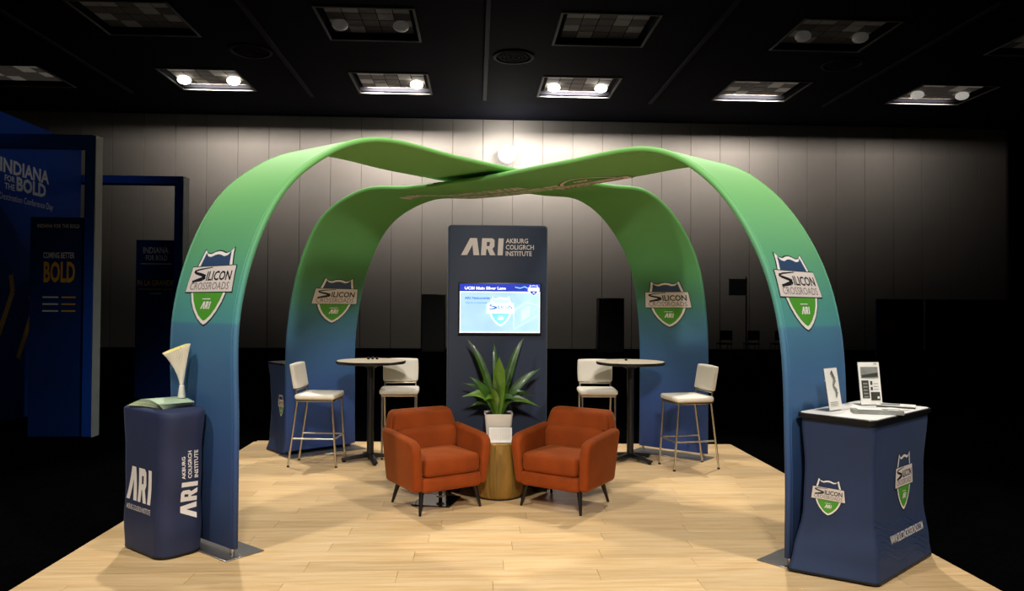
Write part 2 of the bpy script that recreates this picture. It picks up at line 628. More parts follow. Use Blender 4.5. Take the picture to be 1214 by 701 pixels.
# back wall of 1.22 m panels with recessed joints
bm = bmesh.new()
box(bm, (.3, WY+.16, CZ/2), (44, .24, CZ))
wb = struct(obj('wall_back', bm, 'wall_joint'))
pm = bmesh.new()
box(pm, (0, 0, 0), (1.206, .05, CZ-.02), .008, 1)
pme = mesh_from(pm, 'panel', 'wall')
for i in range(36):
    o = obj('panel', pme, None, wb)
    o.location = (-21.1+1.22*i, WY+.025, CZ/2)
bm = bmesh.new()
box(bm, (28, 36.1, CZ/2), (12, .2, CZ))
struct(obj('wall_right', bm, 'ceiling'))

# ceiling with openings for the recessed light coffers
XS = [(-16.6, -14.05), (-10.3, -7.85), (-4.15, -1.65), (2.2, 4.75), (8.6, 11.2), (15.1, 17.75)]
YS = [(18.95, 21.25), (24.25, 26.55)]
bm = bmesh.new()
def slab(x0, x1, y0, y1):
    box(bm, ((x0+x1)/2, (y0+y1)/2, CZ+.03), (x1-x0, y1-y0, .06))
X0, X1 = -28, 34
ys = [-7, YS[0][0], YS[0][1], YS[1][0], YS[1][1], 36]
for i in range(5):
    if i in (1, 3):
        e = [X0]+[v for p in XS for v in p]+[X1]
        for j in range(0, len(e), 2):
            slab(e[j], e[j+1], ys[i], ys[i+1])
    else:
        slab(X0, X1, ys[i], ys[i+1])
struct(obj('ceiling', bm, 'ceiling', sharp=None))

PAT = ['DLDDD', 'LDDDL', 'DDDLD', 'LLDLL']
tl, td = [], []
for key in ('tile_light', 'tile_dark_glow', 'tile_light_low_glow', 'tile_dark_low_glow'):
    b2 = bmesh.new()
    box(b2, (0, 0, 0), (.42, .44, .02), .006, 1)
    (tl if 'light' in key else td).append(mesh_from(b2, 'tile', key))
def coffer(x0, x1, y0, y1, label, lamps, lm):
    cx, cy = (x0+x1)/2, (y0+y1)/2
    w, d = x1-x0, y1-y0
    t = thing('ceiling_light', label, 'ceiling light', (cx, cy, CZ), 0)
    b = bmesh.new()
    H = .17
    for s in (-1, 1):
        box(b, (s*(w/2+.01), 0, H/2), (.02, d+.04, H))
        box(b, (0, s*(d/2+.01), H/2), (w, .02, H))
    box(b, (0, 0, H+.01), (w+.04, d+.04, .02))
    obj('recess', b, 'coffer', t, None)
    b = bmesh.new()
    for s in (-1, 1):
        box(b, (s*(w/2+.015), 0, -.012), (.07, d+.10, .03), .006, 1)
        box(b, (0, s*(d/2+.015), -.012), (w-.04, .07, .03), .006, 1)
    obj('frame', b, 'trim', t)
    for r in range(4):
        for c in range(5):
            lt = PAT[r][c] == 'L'
            o = obj('tile', (tl if lt else td)[0 if y0 > 22 else 1], None, t)
            o.location = ((c-2)*.445, (1.5-r)*.475, H-.035)
    for s in lamps:
        b = bmesh.new()
        cyl(b, (s*.82, .1, H-.01), (s*.82, .1, H-.06), .05)
        hd = obj('lamp_holder', b, 'trim', t)
        b = bmesh.new()
        bmesh.ops.create_uvsphere(b, u_segments=20, v_segments=12, radius=.2,
                                  matrix=Matrix.Translation((s*.82, .1, H-.16)) @ Matrix.Diagonal((1.1, 1.1, .7, 1)))
        obj('bulb', b, lm, hd)
    return t
names0 = ['far left dim recessed ceiling light of patterned tiles, nearer row, upper left of the hall',
          'unlit recessed ceiling light in the nearer row, upper left above the blue booth',
          'faintly lit recessed ceiling light, nearer row, above the left arch',
          'unlit recessed ceiling light with checkered tiles, nearer row, right of centre at top edge',
          'faintly glowing recessed ceiling light with two dim lamps, nearer row, above the right arch',
          'nearly black recessed ceiling light at the top right corner of the hall']
names1 = ['unlit recessed ceiling light at the far left edge, row nearest the back wall',
          'recessed ceiling light with two glowing lamps, left above the left arch shoulder',
          'recessed ceiling light with one bright lamp at its right end, above the left arch',
          'recessed ceiling light with two bright lamps, right of the stand-in flare lamp, row by the back wall',
          'checkered recessed ceiling light without bulbs above the right arch, row by the back wall',
          'recessed ceiling light with two dim lamps at far right, row by the back wall']
L0 = [((), 0), ((), 0), ((-1, 1), 'bulb_faint'), ((), 0), ((-1, 1), 'bulb_faint'), ((), 0)]
L1 = [((), 0), ((-1, 1), 'bulb'), ((1,), 'bulb'), ((-1, 1), 'bulb'), ((), 0), ((-1, 1), 'bulb_dim')]
for (x0, x1), nm, (lp, lm) in zip(XS, names0, L0):
    coffer(x0, x1, *YS[0], nm, lp, lm)
for (x0, x1), nm, (lp, lm) in zip(XS, names1, L1):
    coffer(x0, x1, *YS[1], nm, lp, lm)

# ceiling tracks and round speakers
for i, (x, lb) in enumerate(((-12.3, 'far left thin grey ceiling track running towards the back wall'),
                             (-5.95, 'thin grey ceiling track between the left two lit ceiling lights'),
                             (.27, 'thin grey ceiling track above the crossing of the arches'),
                             (6.4, 'thin grey ceiling track right of the two-lamp ceiling light'),
                             (12.9, 'far right thin grey ceiling track beside the dim ceiling light'))):
    b = bmesh.new()
    box(b, (0, 0, 0), (.14, 9.5, .06), .01, 1)
    for s in (-1, 1):
        box(b, (s*.04, 0, -.035), (.02, 9.5, .02))
    o = obj('ceiling_track', b, 'track')
    o.location = (x, 22.3, CZ-.03)
    tag(o, lb, 'ceiling track')
for x, lb in ((-6.75, 'round black ceiling speaker above the left arch'), (1.1, 'round black ceiling speaker above the stand-in flare lamp'),
              (11.3, 'round black ceiling speaker at upper right')):
    t = thing('ceiling_speaker', lb, 'speaker', (x, 22.4, CZ))
    b = bmesh.new()
    lathe(b, [(.62, 0), (.62, -.03), (.54, -.045), (.52, -.01)], n=40, cap=False)
    obj('rim', b, 'track', t)
    b = bmesh.new()
    for r in (.44, .32, .2, .08):
        lathe(b, [(r, -.005), (r, -.03), (r-.06, -.03), (r-.06, -.005)], n=32, cap=False)
    obj('grille', b, 'coffer', t)

# lamp added at the back wall, standing in for a flare above the crossing
t = thing('flare_stand_in', 'bright white lamp added on the back wall as a stand-in for a flare, just above where the arches cross', 'stand-in lamp', (1.22, WY-.35, 7.82))
b = bmesh.new()
lathe(b, [(.10, .34), (.14, .28), (.18, .12), (.26, .04), (.26, .02)], n=32)
for v in b.verts:
    v.co = Vector((v.co.x, v.co.z, v.co.y))
obj('housing', b, 'trim', t)
b = bmesh.new()
bmesh.ops.create_uvsphere(b, u_segments=24, v_segments=12, radius=.36, matrix=Matrix.Translation((0, -.10, 0)) @ Matrix.Diagonal((1, .42, 1, 1)))
obj('lens', b, 'flare_emit', t)
pl = bpy.data.lights.new('flare_glow', 'POINT')  # unseen point light added to spread the flare's glow over the wall
pl.energy = 130
pl.shadow_soft_size = .25
pl.color = (1, .97, .9)
po = bpy.data.objects.new('flare_glow', pl)
COL.objects.link(po)
po.location = (1.22, WY-.95, 7.82)

# ------------------------------------------------------------------ oak laminate floor, plank by plank
PX0, PX1, PYF = -2.75, 3.19, 2.9
def yback(x):
    return 9.50 + (9.15-9.50)*(x-PX0)/(PX1-PX0)
bm = bmesh.new()
A = [(PX0+.004, PYF+.004), (PX1-.004, PYF+.004), (PX1-.004, yback(PX1)-.004), (PX0+.004, yback(PX0)-.004)]
prism(bm, A, 'z', HZ+.001, -.009)
fl = struct(obj('floor', bm, 'black'))
PW, PL, PT = .192, 1.28, .008
full = bmesh.new()
box(full, (0, 0, -PT/2), (PL-.0016, PW-.0016, PT), .0012, 1)
full = mesh_from(full, 'plank', 'plank')
row, y = 0, PYF
while y < 9.5:
    x = PX0 - (row*.47 % 1.0)*PL
    while x < PX1:
        a, b_ = max(x, PX0), min(x+PL, PX1)
        if b_-a > .03:
            yl, yr = min(y+PW, yback(a)), min(y+PW, yback(b_))
            if yl > y+.004 or yr > y+.004:
                if b_-a > PL-.001 and yl == y+PW and yr == y+PW:
                    o = obj('plank', full, None, fl)
                    o.location = ((a+b_)/2, y+PW/2, 0)
                else:
                    cx, cy = (a+b_)/2, y+PW/2
                    pp = [(a+.0008-cx, y+.0008-cy), (b_-.0008-cx, y+.0008-cy)]
                    if yr > y+.004:
                        pp.append((b_-.0008-cx, yr-.0008-cy))
                    else:
                        pp[1] = (a+(b_-a)*(yl-y)/(yl-yr+1e-6)-cx, y+.0008-cy)
                    if yl > y+.004:
                        pp.append((a+.0008-cx, yl-.0008-cy))
                    q = bmesh.new()
                    prism(q, pp, 'z', -PT, 0)
                    o = obj('plank', q, 'plank', fl)
                    o.location = (cx, cy, 0)
        x += PL
    y += PW
    row += 1

# ------------------------------------------------------------------ the two crossing fabric arches
ARCH = {
    'A': dict(c=(.2637, 7.0334), a=.6435, w=.8604, da=.2212, sz=[(-2.737, .055), (-2.737, .822), (-2.736, 1.645), (-2.548, 2.303), (-2.228, 2.723),
         (-1.694, 2.982), (-.867, 2.944), (.083, 2.906), (.91, 2.909), (1.502, 2.906), (1.995, 2.65), (2.378, 2.165), (2.533, 1.465), (2.548, .609), (2.544, .055)]),
    'B': dict(c=(.2447, 6.9895), a=2.4197, w=.8835, da=-.1625, sz=[(-2.864, .055), (-2.864, .724), (-2.824, 1.549), (-2.642, 2.149), (-2.291, 2.638),
         (-1.82, 2.893), (-1.075, 2.882), (-.117, 2.843), (.731, 2.850), (1.443, 2.884), (2.1, 2.65), (2.501, 2.124), (2.701, 1.408), (2.714, .682), (2.706, .055)])}
TH = .042
def catmull(P, n):
    P = [2*P[0]-P[1]] + P + [2*P[-1]-P[-2]]
    out = []
    for i in range(1, len(P)-2):
        a, b, c, d = P[i-1:i+3]
        for k in range(n):
            t = k/n
            out.append(.5*((2*b)+(c-a)*t+(2*a-5*b+4*c-d)*t**2+(-a+3*b-3*c+d)*t**3))
    out.append(P[-2])
    return out

def build_arch(p, name, label):
    pts2 = catmull([Vector(q) for q in p['sz']], 12)
    d = Vector((math.cos(p['a']), math.sin(p['a']), 0))
    bb = p['a']+p['da']
    w = Vector((math.sin(bb), -math.cos(bb), 0))
    base = Vector((p['c'][0], p['c'][1], 0))
    C = [d*q.x + Vector((0, 0, q.y)) for q in pts2]
    n = len(C)
    T = [(C[min(i+1, n-1)]-C[max(i-1, 0)]).normalized() for i in range(n)]
    NO = [w.cross(T[i]).normalized() for i in range(n)]
    al = [0.0]
    for i in range(1, n):
        al.append(al[-1]+(C[i]-C[i-1]).length)
    t = thing(name, label, 'arch', base)
    bm = bmesh.new()
    hw, r = p['w']/2, TH/2
    sec = []
    for k in range(9):
        a = -PI/2 + PI*k/8
        sec.append((hw-r+r*math.cos(a), r*math.sin(a)))
    for x in (.66, .33, 0, -.33, -.66):
        sec.append((x*(hw-r), r))
    for k in range(9):
        a = PI/2 + PI*k/8
        sec.append((-(hw-r)+r*math.cos(a), r*math.sin(a)))
    for x in (-.66, -.33, 0, .33, .66):
        sec.append((x*(hw-r), -r))
    rings(bm, [[C[i]+w*u+NO[i]*v for u, v in sec] for i in range(n)])
    obj('fabric_ribbon', bm, 'fabric', t, 60)
    # piping seams along both edges
    for s in (-1, 1):
        b = bmesh.new()
        rings(b, [[C[i]+w*(s*(hw-.035)+.004*math.cos(q*PI/3))+NO[i]*(TH/2+.004*math.sin(q*PI/3)) for q in range(6)] for i in range(n)])
        obj('seam', b, 'fabric', t)
    # feet: steel base plate with two stub posts
    for e, sgn in ((0, -1), (n-1, 1)):
        P0 = Vector((C[e].x, C[e].y, 0))
        nn = NO[e]
        rotm = Matrix((w, Vector((0, 0, 1)).cross(w), Vector((0, 0, 1)))).transposed().to_4x4()
        out = Vector((0, 0, 1)).cross(w)
        off = nn.dot(out)
        b = bmesh.new()
        box(b, P0 + out*(-.045*off) + Vector((0, 0, .005)), (p['w']+.07, .29, .008), .002, 1, rotm)
        pl_ = obj('base_plate', b, 'plate', t)
        for s in (-1, 1):
            b = bmesh.new()
            cyl(b, P0+w*s*(hw-.05)+Vector((0, 0, .009)), P0+w*s*(hw-.05)+Vector((0, 0, .12)), .016)
            obj('post', b, 'chrome', pl_)
    def at(s):
        s = max(0, min(al[-1]-1e-6, s))
        lo = 0
        while al[lo+1] < s:
            lo += 1
        f = (s-al[lo])/(al[lo+1]-al[lo])
        return C[lo].lerp(C[lo+1], f), NO[lo].lerp(NO[lo+1], f).normalized()
    def outer(u0, s0):
        def S(u, v, h):
            c, no = at(s0+v)
            return c + w*(u0+u) + no*(TH/2+h)
        return S
    def inner(u0, s0):
        def S(u, v, h):
            c, no = at(s0-v)
            return c + w*(u0+u) - no*(TH/2+h)
        return S
    def under(u0, s0, flip):
        # lettering that runs along the ribbon on its underside
        def S(u, v, h):
            c, no = at(s0 - u*flip)
            return c + w*(u0 - v*flip) - no*(TH/2+h)
        return S
    return t, outer, inner, under

def scaled(pr, sx, sy):
    q = Print()
    q.items = [([(x*sx, y*sy) for x, y in pts], fs, mi, ly) for pts, fs, mi, ly in pr.items]
    return q
SH = shield_print()
aA, oA, iA, uA = build_arch(ARCH['A'], 'fabric_arch', 'green-to-navy fabric arch from left front leg to right rear leg, passing on top')
aB, oB, iB, uB = build_arch(ARCH['B'], 'fabric_arch', 'green-to-navy fabric arch from right front leg to left rear leg, lettered underneath')
scaled(SH, .60, .50).build('shield_logo', SHIELD_MATS, aA, oA(.03, 1.80), .04)
scaled(SH, .58, .49).build('shield_logo', SHIELD_MATS, aA, iA(-.02, 8.21), .04)
scaled(SH, .60, .50).build('shield_logo', SHIELD_MATS, aB, oB(-.09, 1.79), .04)
scaled(SH, .58, .49).build('shield_logo', SHIELD_MATS, aB, iB(.09, 8.27), .04)
scaled(SH, .80, .46).build('shield_logo', SHIELD_MATS, aB, uB(.36, 4.38, -1), None, clip=[((0, .062, 0), (0, 1, 0))])
q = Print()
q.text('INNOVATION WITH SILICON', -.84, .02, .76, .17, 0, 1, .04)
q.text('CROSSROADS INSTITUTE', -.30, -.17, 1.05, -.02, 0, 1, .04)
q.build('underside_lettering', ['white'], aB, uB(.20, 5.72, 1), None)

# ------------------------------------------------------------------ counters with stretch covers
def rrect(a, b, r, n=8):
    out = []
    for cx, cy, s in ((a-r, b-r, 0), (-(a-r), b-r, 1), (-(a-r), -(b-r), 2), (a-r, -(b-r), 3)):
        for k in range(n+1):
            t = PI/2*(s+k/n)
            out.append((cx+r*math.cos(t), cy+r*math.sin(t)))
    return out
def lerp_prof(prof, z):
    for (z0, k0), (z1, k1) in zip(prof[:-1], prof[1:]):
        if z <= z1:
            t = (z-z0)/(z1-z0)
            t = t*t*(3-2*t)
            return k0+(k1-k0)*t
    return prof[-1][1]

def counter(name, label, loc, rz, a, b, r, H, profA, profB, cover, round_top=.03, skew=0.0):
    t = thing(name, label, 'counter', loc, rz)
    bm = bmesh.new()
    rs = []
    N = 26
    def sk(x, y, z):
        return x - (skew*(y/b+1)/2*max(0, 1-z/H)**1.6*min(1, -x/a) if x < 0 else 0)
    for i in range(N+1):
        z = .014 + (H-.014)*i/N
        ka, kb = lerp_prof(profA, z/H), lerp_prof(profB, z/H)
        rs.append([(sk(x*ka, y*kb, z), y*kb, z) for x, y in rrect(a, b, r)])
    ka, kb = lerp_prof(profA, 1), lerp_prof(profB, 1)
    if round_top:
        for k in (1, 2, 3):
            f = 1 - round_top*(1-math.cos(k*PI/6))/b
            rs.append([(x*ka*f, y*kb*f, H+round_top*math.sin(k*PI/6)*.6) for x, y in rrect(a, b, r)])
    rings(bm, rs)
    obj('fabric_cover', bm, cover, t, 50)
    bm = bmesh.new()
    rings(bm, [[(sk(x*lerp_prof(profA, 0)*f, y*lerp_prof(profB, 0), 0), y*lerp_prof(profB, 0)*f, z) for x, y in rrect(a, b, r)] for f, z in ((.985, .0115), (1.006, .0115), (1.006, .022), (.985, .022))])
    obj('hem', bm, 'black', t)
    def front(u0, z0):
        def S(u, v, h):
            z = z0+v
            return Vector((u0+u, -(b*lerp_prof(profB, z/H)+h+.001), z))
        return S
    def side(sx, v0, z0):
        def S(u, v, h):
            z = z0+v
            y = v0+sx*u
            return Vector((sx*(abs(sk(sx*a*lerp_prof(profA, z/H), y, z))+h+.001), y, z))
        return S
    return t, front, side

# front-left counter: rounded, dark navy; local -y looks outwards to the left front
PA = [(0, .91), (.18, .95), (.34, .91), (.55, .97), (.72, .95), (1.0, 1.06)]
PB = [(0, .98), (.25, 1.02), (.5, .95), (.75, .98), (1.0, 1.0)]
t, front, side = counter('lettered_counter', 'dark navy cloth covered counter with white letters on two faces at the left front leg', (-2.175, 5.325, 0),
                         math.atan2(-.648, .761), .31, .165, .11, .97, PA, PB, 'navy_dark', .04)
q = Print()
q.ari(-.20, -.06, .14, .17, 0, 1)
q.text('AKBURG COLIGRCH INSTITUTE', -.19, -.125, .14, -.09, 0, 1, 0)
q.build('lettering', ['white'], t, front(.02, .415), .05)
q = Print()
q2 = Print()
q2.ari(-.25, -.075, .05, .065, 0, 1)
q2.text('AKBURG', .075, .035, .25, .065, 0, 1, .02)
q2.text('COLIGRCH', .075, -.02, .29, .013, 0, 1, .02)
q2.text('INSTITUTE', .075, -.075, .29, -.042, 0, 1, .02)
q.items = [([(-y*.82, x*.86) for x, y in pts], fs, mi, ly) for pts, fs, mi, ly in q2.items]
q.build('lettering', ['white'], t, side(1, .025, .46), .05)

# front-right counter: hourglass sides, wide white top
PA = [(0, 1.05), (.12, 1.01), (.35, .96), (.6, .97), (1.0, 1.03)]
PB = [(0, 1.06), (.12, 1.02), (.4, .90), (.65, .90), (1.0, .98)]
rzR = math.atan2(.633, .774)
t, front, side = counter('branded_counter', 'navy cloth covered counter with white laminate top at the right front leg', (2.648, 4.918, 0),
                         rzR, .44, .245, .035, .985, PA, PB, 'navy', 0, .14)
bm = bmesh.new()
rings(bm, [[(x*f, y*f, z) for x, y in rrect(.482, .258, .05)] for f, z in ((.985, .985), (1, .988), (1, 1.012), (.99, 1.016))])
tp = obj('top_edge', bm, 'black', t)
bm = bmesh.new()
rings(bm, [[(x, y, z) for x, y in rrect(.468, .244, .045)] for z in (1.0165, 1.0195)])
obj('counter_top', bm, 'counter_top', t)
CT = SHIELD_MATS[:2]+['navy']+SHIELD_MATS[3:6]+['ink']
scaled(SH, .29, .34).build('shield_logo', CT, t, front(.04, .585), .04)
q = Print()
q.text('WWW.SILICONCROSSROADS.COM', -.27, -.026, .27, .026, 0, 1, .008)
q.build('web_address', ['white'], t, front(.05, .235), .04)
scaled(SH, .21, .205).build('shield_logo', CT, t, side(-1, .05, .50), .04)
# faint printed contour lines on the lower cover
q = Print()
for k in range(6):
    q.stroke([(-.40+.07*i, .10+.045*k+.03*math.sin(i*.9+k*.4)-.10*(i/11)) for i in range(12)], .005, 0, 0)
q.build('contour_print', ['contour'], t, front(-.02, .05), .04)

# rear-left counter behind the rear leg
PA = [(0, 1.04), (.15, .97), (.5, .94), (.8, .97), (1.0, 1.02)]
PB = [(0, 1.10), (.12, 1.0), (.45, .93), (.8, .98), (1.0, 1.05)]
t, front, side = counter('rear_counter', 'blue cloth covered counter behind the left rear leg and white stool', (-1.985, 9.02, 0),
                         math.atan2(.634, .774), .42, .22, .05, 1.02, PA, PB, 'navy', 0)
bm = bmesh.new()
rings(bm, [[(x*f, y*f, z) for x, y in rrect(.435, .235, .05)] for f, z in ((.985, 1.02), (1, 1.022), (1, 1.034), (.99, 1.037))])
obj('counter_top', bm, 'black', t)
scaled(SH, .14, .23).build('shield_logo', CT, t, side(-1, -.10, .56), .04)

# ------------------------------------------------------------------ kiosk with screen
KX, KY = .205, 7.03
t = thing('display_kiosk', 'tall navy display kiosk with mounted screen behind the plant', 'kiosk', (KX, KY, 0))
W2 = .465
bm = bmesh.new()
prism(bm, smooth_poly([(-W2, .03), (W2, .03), (W2, 2.465), (-W2, 2.465)], [.004, .004, .035, .035]), 'y', -.045, .045, .006, 2)
obj('panel_body', bm, 'kiosk', t)
bm = bmesh.new()
prism(bm, smooth_poly([(-W2-.008, .03), (W2+.008, .03), (W2+.008, 2.473), (-W2-.008, 2.473)], [.004, .004, .04, .04]), 'y', -.02, .035)
obj('edge_band', bm, 'kiosk_edge', t)
bm = bmesh.new()
box(bm, (0, .10, .016), (1.0, .29, .03), .004, 1)
obj('base_plate', bm, 'black', t)
for s_ in (-1, 1):
    b = bmesh.new()
    box(b, (s_*.40, -.13, .02), (.13, .16, .036), .006, 2)
    obj('foot', b, 'black', t)
def flat_y(u0, z0, y):
    return lambda u, v, h: Vector((u0+u, y-h, z0+v))
q = Print()
q.ari(-.345, -.08, .055, .08, 0, 1)
q.text('AKBURG', .075, .035, .285, .08, 0, 1, .015)
q.text('COLIGRCH', .075, -.025, .34, .02, 0, 1, .015)
q.text('INSTITUTE', .075, -.085, .32, -.04, 0, 1, .015)
q.build('lettering', ['blush'], t, flat_y(0, 2.265, -.045))
SX, SZ, SW, SHH = .022, 1.685, .375, .228
bm = bmesh.new()
box(bm, (SX, -.065, SZ), (SW*2+.03, .04, SHH*2+.03), .004, 2)
tv = obj('screen', bm, 'black', t)
q = Print()
q.rect(-SW, -SHH, SW, SHH, 0, 0)
q.rect(-SW, .158, SW, SHH, 1, 1)
q.rect(-SW, .150, SW, .158, 2, 1)
q.rect(-SW, -SHH, -SW+.006, .15, 2, 1)
q.rect(SW-.006, -SHH, SW, .15, 2, 1)
q.rect(-SW, -SHH, SW, -SHH+.008, 2, 1)
q.text('UCBI Main Silver Lane', -.33, .175, .055, .203, 2, 2, .03)
q.text('ARI Nationwide Ideas', -.33, .085, -.01, .108, 4, 2, .03)
q.text('Silicon crossroads', -.32, .045, -.12, .062, 4, 2, 0)
q.stroke([(.13, -.02), (.25, .06), (.36, .03)], .012, 5, 1)
q.stroke([(.13, -.02), (.13, -.20)], .012, 5, 1)
q.stroke([(.14, -.19), (.36, -.06)], .012, 5, 1)
q.poly([(.20, -.02), (.28, .03), (.28, -.07), (.20, -.13)], 5, 1)
q.stroke([(.14, .20), (.19, .19), (.23, .205), (.26, .19)], .008, 3, 2)
q.build('screen_image', ['scr_bg', 'scr_head', 'scr_white', 'scr_cyan', 'scr_text', 'scr_faint'], tv, flat_y(SX, SZ, -.0855))
SS = ['scr_white', 'scr_text', 'scr_faint', 'scr_cyan', 'scr_white', 'scr_faint', 'scr_faint']
scaled(shield_print(halo=False), .26, .25).build('screen_logo', SS, tv, flat_y(SX+.005, SZ-.015, -.0885))
SS2 = ['scr_white', 'scr_text', 'scr_head', 'scr_head', 'scr_white', 'scr_faint', 'scr_faint']
scaled(shield_print(halo=False), .11, .09).build('screen_logo', SS2, tv, flat_y(SX+.315, SZ+.175, -.0885))

# ------------------------------------------------------------------ bar tables
def bar_table(label, loc, rz):
    t = thing('bar_table', label, 'table', loc, rz, 'bar tables under the arches')
    b = bmesh.new()
    lathe(b, [(.30, 1.062), (.372, 1.066), (.380, 1.075), (.380, 1.092), (.374, 1.098)], n=56)
    top = obj('tabletop', b, 'black', t)
    b = bmesh.new()
    lathe(b, [(.372, 1.0985), (.370, 1.1005)], n=56)
    obj('laminate_face', b, 'laminate', top)
    b = bmesh.new()
    cyl(b, (0, 0, .05), (0, 0, 1.06), .038, n=24)
    cyl(b, (0, 0, 1.02), (0, 0, 1.062), .05, .13, n=24)
    obj('column', b, 'black', t)
    for k in range(4):
        a = k*PI/2
        b = bmesh.new()
        dx, dy = math.cos(a), math.sin(a)
        rot = Matrix.Rotation(a, 4, 'Z')
        prism(b, [(.02, .035), (.29, .018), (.31, .024), (.31, .038), (.02, .085)], 'y', -.03, .03, .008, 2,
              fn=lambda c, rot=rot: rot @ c)
        cyl(b, (dx*.285, dy*.285, 0), (dx*.285, dy*.285, .02), .02, n=12)
        obj('foot', b, 'black', t)
    return t
tb = bar_table('round bar table with black post in front of left rear leg', (-1.15, 8.27, 0), math.radians(18))
dup(tb, (1.73, 8.22, 0), math.radians(35), 'round bar table with black post in front of right rear leg')
for x, y, lb in ((-1.20, 8.42, 'leftmost of three tiny black pucks on the left bar table'), (-1.155, 8.44, 'middle one of three tiny black pucks on the left bar table'),
                 (-1.105, 8.43, 'rightmost of three tiny black pucks on the left bar table'), (1.70, 8.32, 'single tiny black puck on the right bar table')):
    b = bmesh.new()
    lathe(b, [(.012, 0), (.015, .004), (.015, .022), (.010, .028)], n=16)
    o = obj('table_puck', b, 'black')
    o.location = (x, y, 1.1007)
    tag(o, lb, 'puck')

# ------------------------------------------------------------------ bar stools
def stool(label, loc, rz):
    """local -y is the front"""
    t = thing('bar_stool', label, 'stool', loc, rz, 'white bar stools')
    b = bmesh.new()
    rbox(b, (0, -.005, .742), (.43, .42, .058), .022, .06, 7)
    obj('seat', b, 'vinyl', t)
    b = bmesh.new()
    tilt = Matrix.Rotation(math.radians(-10), 4, 'X')
    rbox(b, (0, .225, .955), (.40, .045, .26), .014, .06, 8, tilt)
    obj('backrest', b, 'vinyl', t)
    b = bmesh.new()
    for s in (-1, 1):
        box(b, (s*.185, 0, .700), (.022, .40, .022), .004, 1)
        cyl(b, (s*.178, .185, .70), (s*.178, .245, 1.075), .011, n=10)
    box(b, (0, -.19, .700), (.37, .022, .022), .004, 1)
    box(b, (0, .19, .700), (.37, .022, .022), .004, 1)
    cyl(b, (-.178, .203, .81), (.178, .203, .81), .010, n=10)
    obj('frame', b, 'chrome', t)
    for sx in (-1, 1):
        for p0, p1 in (((sx*.185, -.185, .70), (sx*.178, -.235, .012)), ((sx*.185, .185, .70), (sx*.178, .275, .012))):
            b = bmesh.new()
            cyl(b, p1, p0, .011, .012, n=12)
            lg = obj('leg', b, 'chrome', t)
            b = bmesh.new()
            cyl(b, (p1[0], p1[1], 0), (p1[0], p1[1], .018), .014, n=12)
            obj('foot_cap', b, 'black', lg)
        b = bmesh.new()
        cyl(b, (sx*.181, -.214, .30), (sx*.181, .237, .30), .009, n=10)
        obj('stretcher', b, 'chrome', t)
    b = bmesh.new()
    cyl(b, (-.181, -.214, .30), (.181, -.214, .30), .010, n=10)
    obj('footrest', b, 'chrome', t)
    return t
st = stool('white vinyl bar stool seen side-on before the left rear leg, facing right', (-1.67, 8.09, 0), math.radians(85))
b = bmesh.new()
prism(b, [(-.02, 0), (.035, .004), (.03, -.03), (.01, -.05)], 'y', -.002, .002)
o = obj('hang_tag', b, 'paper', st)
o.location = (.19, -.06, .69)
o['label'] = 'small white tag hanging under the seat'
def plain_dup(*a):
    r = dup(st, *a)
    for c in list(r.children):
        if c.name.startswith('hang_tag'):
            bpy.data.objects.remove(c)
    return r
plain_dup((2.27, 7.87, 0), math.radians(-79), 'white vinyl bar stool before the right rear leg, facing left')
plain_dup((-.86, 8.55, 0), math.radians(3), 'white vinyl bar stool behind the left armchair, facing forward')
plain_dup((1.40, 8.50, 0), math.radians(-3), 'white vinyl bar stool behind the right bar table and right armchair')

# ------------------------------------------------------------------ orange armchairs
def armchair(label, loc, rz):
    """local -y is the front"""
    t = thing('armchair', label, 'armchair', loc, rz, 'orange velvet armchairs')
    # back shell: trapezoid with rounded crown, leaning backwards
    b = bmesh.new()
    poly = smooth_poly([(-.30, .20), (.30, .20), (.345, .60), (.290, .79), (-.290, .79), (-.345, .60)],
                       [.05, .05, .10, .055, .055, .10], 7)
    def lean(c):
        return Vector((c.x, c.y + max(0, c.z-.2)*.13 - .035*(c.x/.33)**2, c.z))
    pillow(b, poly, 'y', .205, .335, .045, fn=lean)
    obj('backrest', b, 'orange', t, 70)
    b = bmesh.new()
    rot = Matrix.Rotation(math.radians(-8), 4, 'X')
    pillow(b, smooth_poly([(-.318, .585), (.318, .585), (.282, .782), (-.282, .782)], [.04, .04, .05, .05], 6), 'y', .168, .27, .046, fn=lean)
    obj('back_cushion', b, 'orange', t, 70)
    b = bmesh.new()
    rbox(b, (0, .19, .53), (.57, .12, .22), .045, .08, 8, rot)
    obj('lumbar_cushion', b, 'orange', t, 70)
    # arms
    for s in (-1, 1):
        b = bmesh.new()
        prof = smooth_poly([(-.275, .185), (-.325, .605), (.10, .640), (.31, .65), (.285, .19)],
                           [.05, .13, .2, .06, .05], 9)
        def flare(c, s=s):
            return Vector((c.x + s*.04*(c.z-.2)/.45, c.y, c.z))
        pillow(b, prof, 'x', s*.258, s*.346, .036, fn=flare)
        obj('arm', b, 'orange', t, 70)
    b = bmesh.new()
    rbox(b, (0, -.03, .245), (.545, .54, .125), .03, .03, 8)
    obj('seat_rail', b, 'orange', t, 70)
    b = bmesh.new()
    rbox(b, (0, -.055, .385), (.515, .50, .165), .04, .13, 10)
    obj('seat_cushion', b, 'orange', t, 70)
    for sx in (-1, 1):
        for sy, y0, y1 in ((-1, -.22, -.265), (1, .20, .265)):
            b = bmesh.new()
            cyl(b, (sx*.285, y1, 0), (sx*.25, y0, .20), .011, .024, n=16)
            obj('leg', b, 'leg', t)
    return t
ac = armchair('orange velvet armchair left of the wooden drum table, turned right', (-.33, 6.43, 0), math.radians(31))
dup(ac, (.785, 6.42, 0), math.radians(-35), 'orange velvet armchair right of the wooden drum table, turned left')

